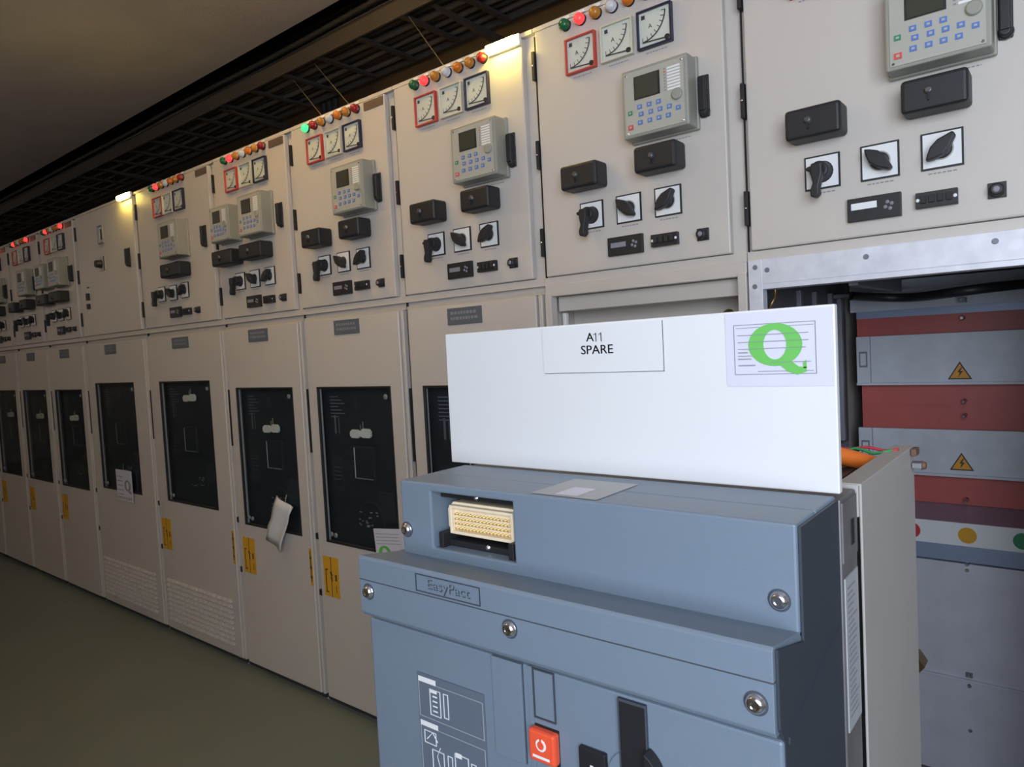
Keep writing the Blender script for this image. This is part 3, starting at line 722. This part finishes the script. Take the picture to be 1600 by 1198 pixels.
b = MB('white'); b.box(-.3872, -.3838, YL-.0066, YL-.005, .968, .986); b.build('button_symbol', bb)
b = MB('black'); b.box(-.353, -.325, YL-.003, YL, .70, 1.060); b.holes(-.3545, -.3235, .70, 1.063, YL-.004, YL, [(-.353, -.325, .69, 1.060)], 'breaker_line'); b.build('operating_lever_slot', BR, bevel=.001)
b = MB('black'); hub = [(-.3225, .996-.026)]+[(-.337+.030*math.cos(math.radians(a)), .996+.030*math.sin(math.radians(a))) for a in range(-58, 59, 8)]+[(-.3225, .996+.026)]
b.prism(hub, YL-.014, YL, 'y'); b.build('charging_hub', BR, bevel=.0015)
b = MB('breaker_line'); b.rev((-.335, YL-.0003, .98), [(0, .034), (-.002, .034)], 'y', 40, 'breaker'); b.build('hub_boss', BR)
# label foil on the top
b = MB('paper'); b.add([(-.50, Y1+.006, 1.2366), (-.41, Y1+.006, 1.2366), (-.41, -.945, 1.2366), (-.50, -.945, 1.2366)], [(0, 1, 2, 3)], 'label_grey')
b.add([(-.47, Y1+.012, 1.2369), (-.44, Y1+.012, 1.2369), (-.44, -.99, 1.2369), (-.47, -.99, 1.2369)], [(0, 1, 2, 3)], 'paper')
b.build('top_label', BR)
# metal side and truck
b = MB('metal_side'); b.box(-.720, -.196, -.915, -.852, .66, 1.232)
b.build('breaker_frame', BR, bevel=.002)
b = MB('metal_side'); b.box(-.196, -.1945, -.912, -.856, 1.165, 1.228, 'metal_side'); b.box(-.1955, -.1935, -.884, -.872, 1.178, 1.205, 'black'); b.build('side_bracket', BR)
b = MB('label_grey'); b.box(-.196, -.1948, -.908, -.857, .985, 1.148)
for k in range(22):
    z = 1.135-k*.0065; l = .02+.02*random.random()
    b.add([(-.1946, -.902, z), (-.1946, -.902+l, z), (-.1946, -.902+l, z+.002), (-.1946, -.902, z+.002)], [(0, 1, 2, 3)], 'ink_grey')
b.build('rating_plate', BR)['label'] = 'grey rating plate with fine print'
TR = BR
b = MB('tray'); b.box(-.194, -.191, -.848, -.545, .62, 1.236); b.box(-.216, -.191, -.848, -.545, 1.234, 1.237)
b.box(-.216, -.194, -.850, -.843, 1.20, 1.236)
b.build('truck_side_plate', BR, bevel=.0012)
b = MB('tray'); b.box(-.729, -.726, -.848, -.545, .62, 1.236); b.box(-.729, -.704, -.848, -.545, 1.234, 1.237); b.build('truck_side_plate', BR, bevel=.0012)
b = MB('black')
for cx in (-.62, -.46, -.30): b.box(cx-.06, cx+.06, -.846, -.62, .70, 1.220); b.rev((cx, -.62, 1.05), [(0, .04), (.11, .035)], 'y', 18, 'rust'); b.rev((cx, -.62, .85), [(0, .04), (.11, .035)], 'y', 18, 'rust')
b.build('pole_assembly', BR, bevel=.004)
b = MB('orange')
pts = [(-.42+.205*k/14, -.76+.15*(k/14)**2, 1.205+.046*math.sin(math.pi*(k+1.5)/16.5)) for k in range(15)]
b.tube(pts, .012, 12); b.build('orange_cable', BR)
b = MB(); b.tube([(-.35+.012*k, -.61+.004*math.sin(k), 1.236+.003*math.sin(k*1.7)) for k in range(13)], .0022, 6, 'green_wire'); b.build('green_wire', BR)
b = MB(); b.tube([(-.30+.010*k, -.60, 1.238+.002*math.sin(k*1.3)) for k in range(11)], .0022, 6, 'red_wire'); b.build('red_wire', BR)
b = MB('rust'); b.box(-.190, -.183, -.575, -.55, 1.226, 1.236); b.box(-.190, -.178, -.570, -.548, 1.208, 1.216, 'metal_side'); b.rev((-.180, -.556, 1.211), [(0, .006), (.006, .005)], 'x', 12, 'rust'); b.build('racking_contacts', BR, bevel=.001)
MB('metal_side').box(-.73, -.19, -1.05, -.545, .60, .62).build('truck_base', BR)
# trolley that carries it
T = thing('lifting_trolley', 'steel trolley standing under the drawn-out blue-grey breaker', 'trolley', (-.46, -.80, 0))
b = MB('metal_side'); b.box(-.27, .27, -.25, .25, .56, .60); b.build('trolley_top', T, bevel=.003)
for sx in (-.25, .25):
    for sy in (-.23, .23):
        l = MB('metal_side').box(sx-.02, sx+.02, sy-.02, sy+.02, .09, .56).build('leg', T)
        MB('black').rev((sx-.012, sy, .045), [(0, .045), (.024, .045)], 'x', 20).build('caster_wheel', l)
b = MB('metal_side'); b.box(-.25, .25, -.24, -.22, .18, .21); b.box(-.25, .25, .22, .24, .18, .21); b.build('cross_bar', T)

# ------------------------------------------------------------------ white fascia leaning on the breaker
FP = thing('fascia_panel', 'plain white sheet-metal panel with spare label and green quality sticker standing on the breaker', 'panel', (0, 0, 0))
PY = -.912
b = MB('fascia'); b.prism([(-.7465, 1.2375), (-.1965, 1.2375), (-.1965, 1.432), (-.7455, 1.430)], PY, PY+.010, 'y'); b.box(-.735, -.205, PY+.004, PY+.02, 1.2375, 1.25)
b.build('sheet', FP, bevel=.0015)
b = MB('fascia'); b.box(-.563, -.388, PY-.0022, PY, 1.3685, 1.428); b.quad(-.3885, -.3872, 1.3675, 1.428, PY-.0004, 'ink'); b.quad(-.563, -.3875, 1.3675, 1.3687, PY-.0004, 'ink_grey')
lp = b.build('label_plate', FP)
b = MB('ink'); 
for dx in (0, .0004): b.text('A', -.4880+dx, 1.4125, PY-.0028, .0155, 'ink', 1.1); b.text('SPARE', -.4787+dx, 1.3965, PY-.0028, .0160, 'ink', 1.1)
for x in (-.4790, -.4715):
    b.quad(x-.0006, x+.0008, 1.4070, 1.4180, PY-.0028, 'ink')
    b.add([(x-.0034, PY-.0028, 1.4150), (x-.0006, PY-.0028, 1.4168), (x+.0002, PY-.0028, 1.4180), (x-.0034, PY-.0028, 1.4162)], [(0, 1, 2, 3)], 'ink')
b.build('lettering', lp)
b = MB('paper'); b.box(-.311, -.1985, PY-.0010, PY, 1.349, 1.4295)
st = b.build('quality_sticker', FP); st['label'] = 'white sticker with large green Q'
b = MB(); y = PY-.0014
outline(b, -.3015, -.215, 1.3618, 1.4165, y-.0002, .0007, 'ink_grey')
b.quad(-.299, -.217, 1.4125, 1.4131, y, 'ink_grey'); b.quad(-.276, -.218, 1.3648, 1.3655, y, 'ink_grey')
for k, (a, c) in enumerate(((-.297, -.222), (-.297, -.222), (-.297, -.225), (-.297, -.282), (-.262, -.22))): b.quad(a, c, 1.4045-k*.0075, 1.4051-k*.0075, y-.0008, 'ink_grey')
for k in range(3): b.quad(-.297, -.286-.004*k*-1, 1.3855-k*.007, 1.3865-k*.007, y-.0008, 'ink_grey')
qmark(b, -.2570, 1.3935, .0285, y-.0003)
b.build('printing', st)

# ------------------------------------------------------------------ overhead trays and cables
def tray(y0, y1, z, label):
    t = thing('cable_tray', label, 'cable tray', (0, y0, z), 'cable trays above the cubicles')
    b = MB('tray_metal'); b.box(XL+.05, XR-.05, 0, .01, 0, .07); b.box(XL+.05, XR-.05, y1-y0-.01, y1-y0, 0, .07); b.build('side_rails', t)
    x = XL+.1
    while x < XR-.1: part('rung', 'rung%g' % (y1-y0), lambda b: b.box(0, .03, .01, y1-y0-.01, 0, .012, 'tray_metal'), t, (x, 0, 0)); x += .3
    for k in range(6):
        x = -.4-k*1.7
        MB('tray_metal').prism([(0, -.02), (YB-y0, -.02), (YB-y0, -.12), (YB-y0-.06, -.10)], x, x+.03, 'x').build('wall_bracket', t)
tray(.95, 1.35, 3.35, 'upper dark ladder cable tray running just below the ceiling'); tray(.50, .88, 2.86, 'lower dark ladder cable tray above the cubicle tops')
def cable(y, z, r, m, ph):
    pts = [(XL+.2+k*.3, y+.004*math.sin(k*.7+ph), z+.004*math.sin(k*1.1+ph*2)) for k in range(int((XR-XL-.4)/.3))]
    return tag(MB(m).tube(pts, r, 6, m).build('power_cable'), 'dark power cable lying in the overhead trays', 'cable', 'power cables in the overhead trays')
for k in range(9): cable(.985+.041*k, 3.384+.006*(k % 3), .016, 'cable' if k % 3 else 'cable_grey', k)
for k in range(7): cable(.535+.05*k, 2.892+.006*(k % 2), .015, 'cable' if k % 2 else 'cable_grey', k+5)
for k in range(5): cable(.585+.041*(k % 3), 3.035-.042*(k//3)-.012*(k % 2), .015, 'cable_grey' if k == 1 else 'cable', k+3)
for top, bot, lb in (((-2.252, .52, 2.855), (-1.595, .03, 2.318), 'thin slanting suspension wire nearest the camera'),
                     ((-2.932, .52, 2.855), (-2.078, .03, 2.318), 'thin slanting suspension wire, middle of three'),
                     ((-3.111, .52, 2.822), (-2.243, .03, 2.318), 'thin slanting suspension wire farthest left')):
    tag(MB('wire').tube([bot, top], .0016, 6, 'wire').build('suspension_wire'), lb, 'wire', 'suspension wires above the cubicles')
b = MB('cable')
for k in range(3): b.tube([(xs[5]+.45+.05*k, .92, 2.318), (xs[5]+.42+.06*k, .92, 2.6), (xs[5]+.40+.05*k, .92, 2.95), (xs[5]+.40+.05*k, .93, 3.30)], .02, 8)
tag(b.build('drop_cable_bundle'), 'bundle of black cables dropping from the tray onto a cubicle roof', 'cable')
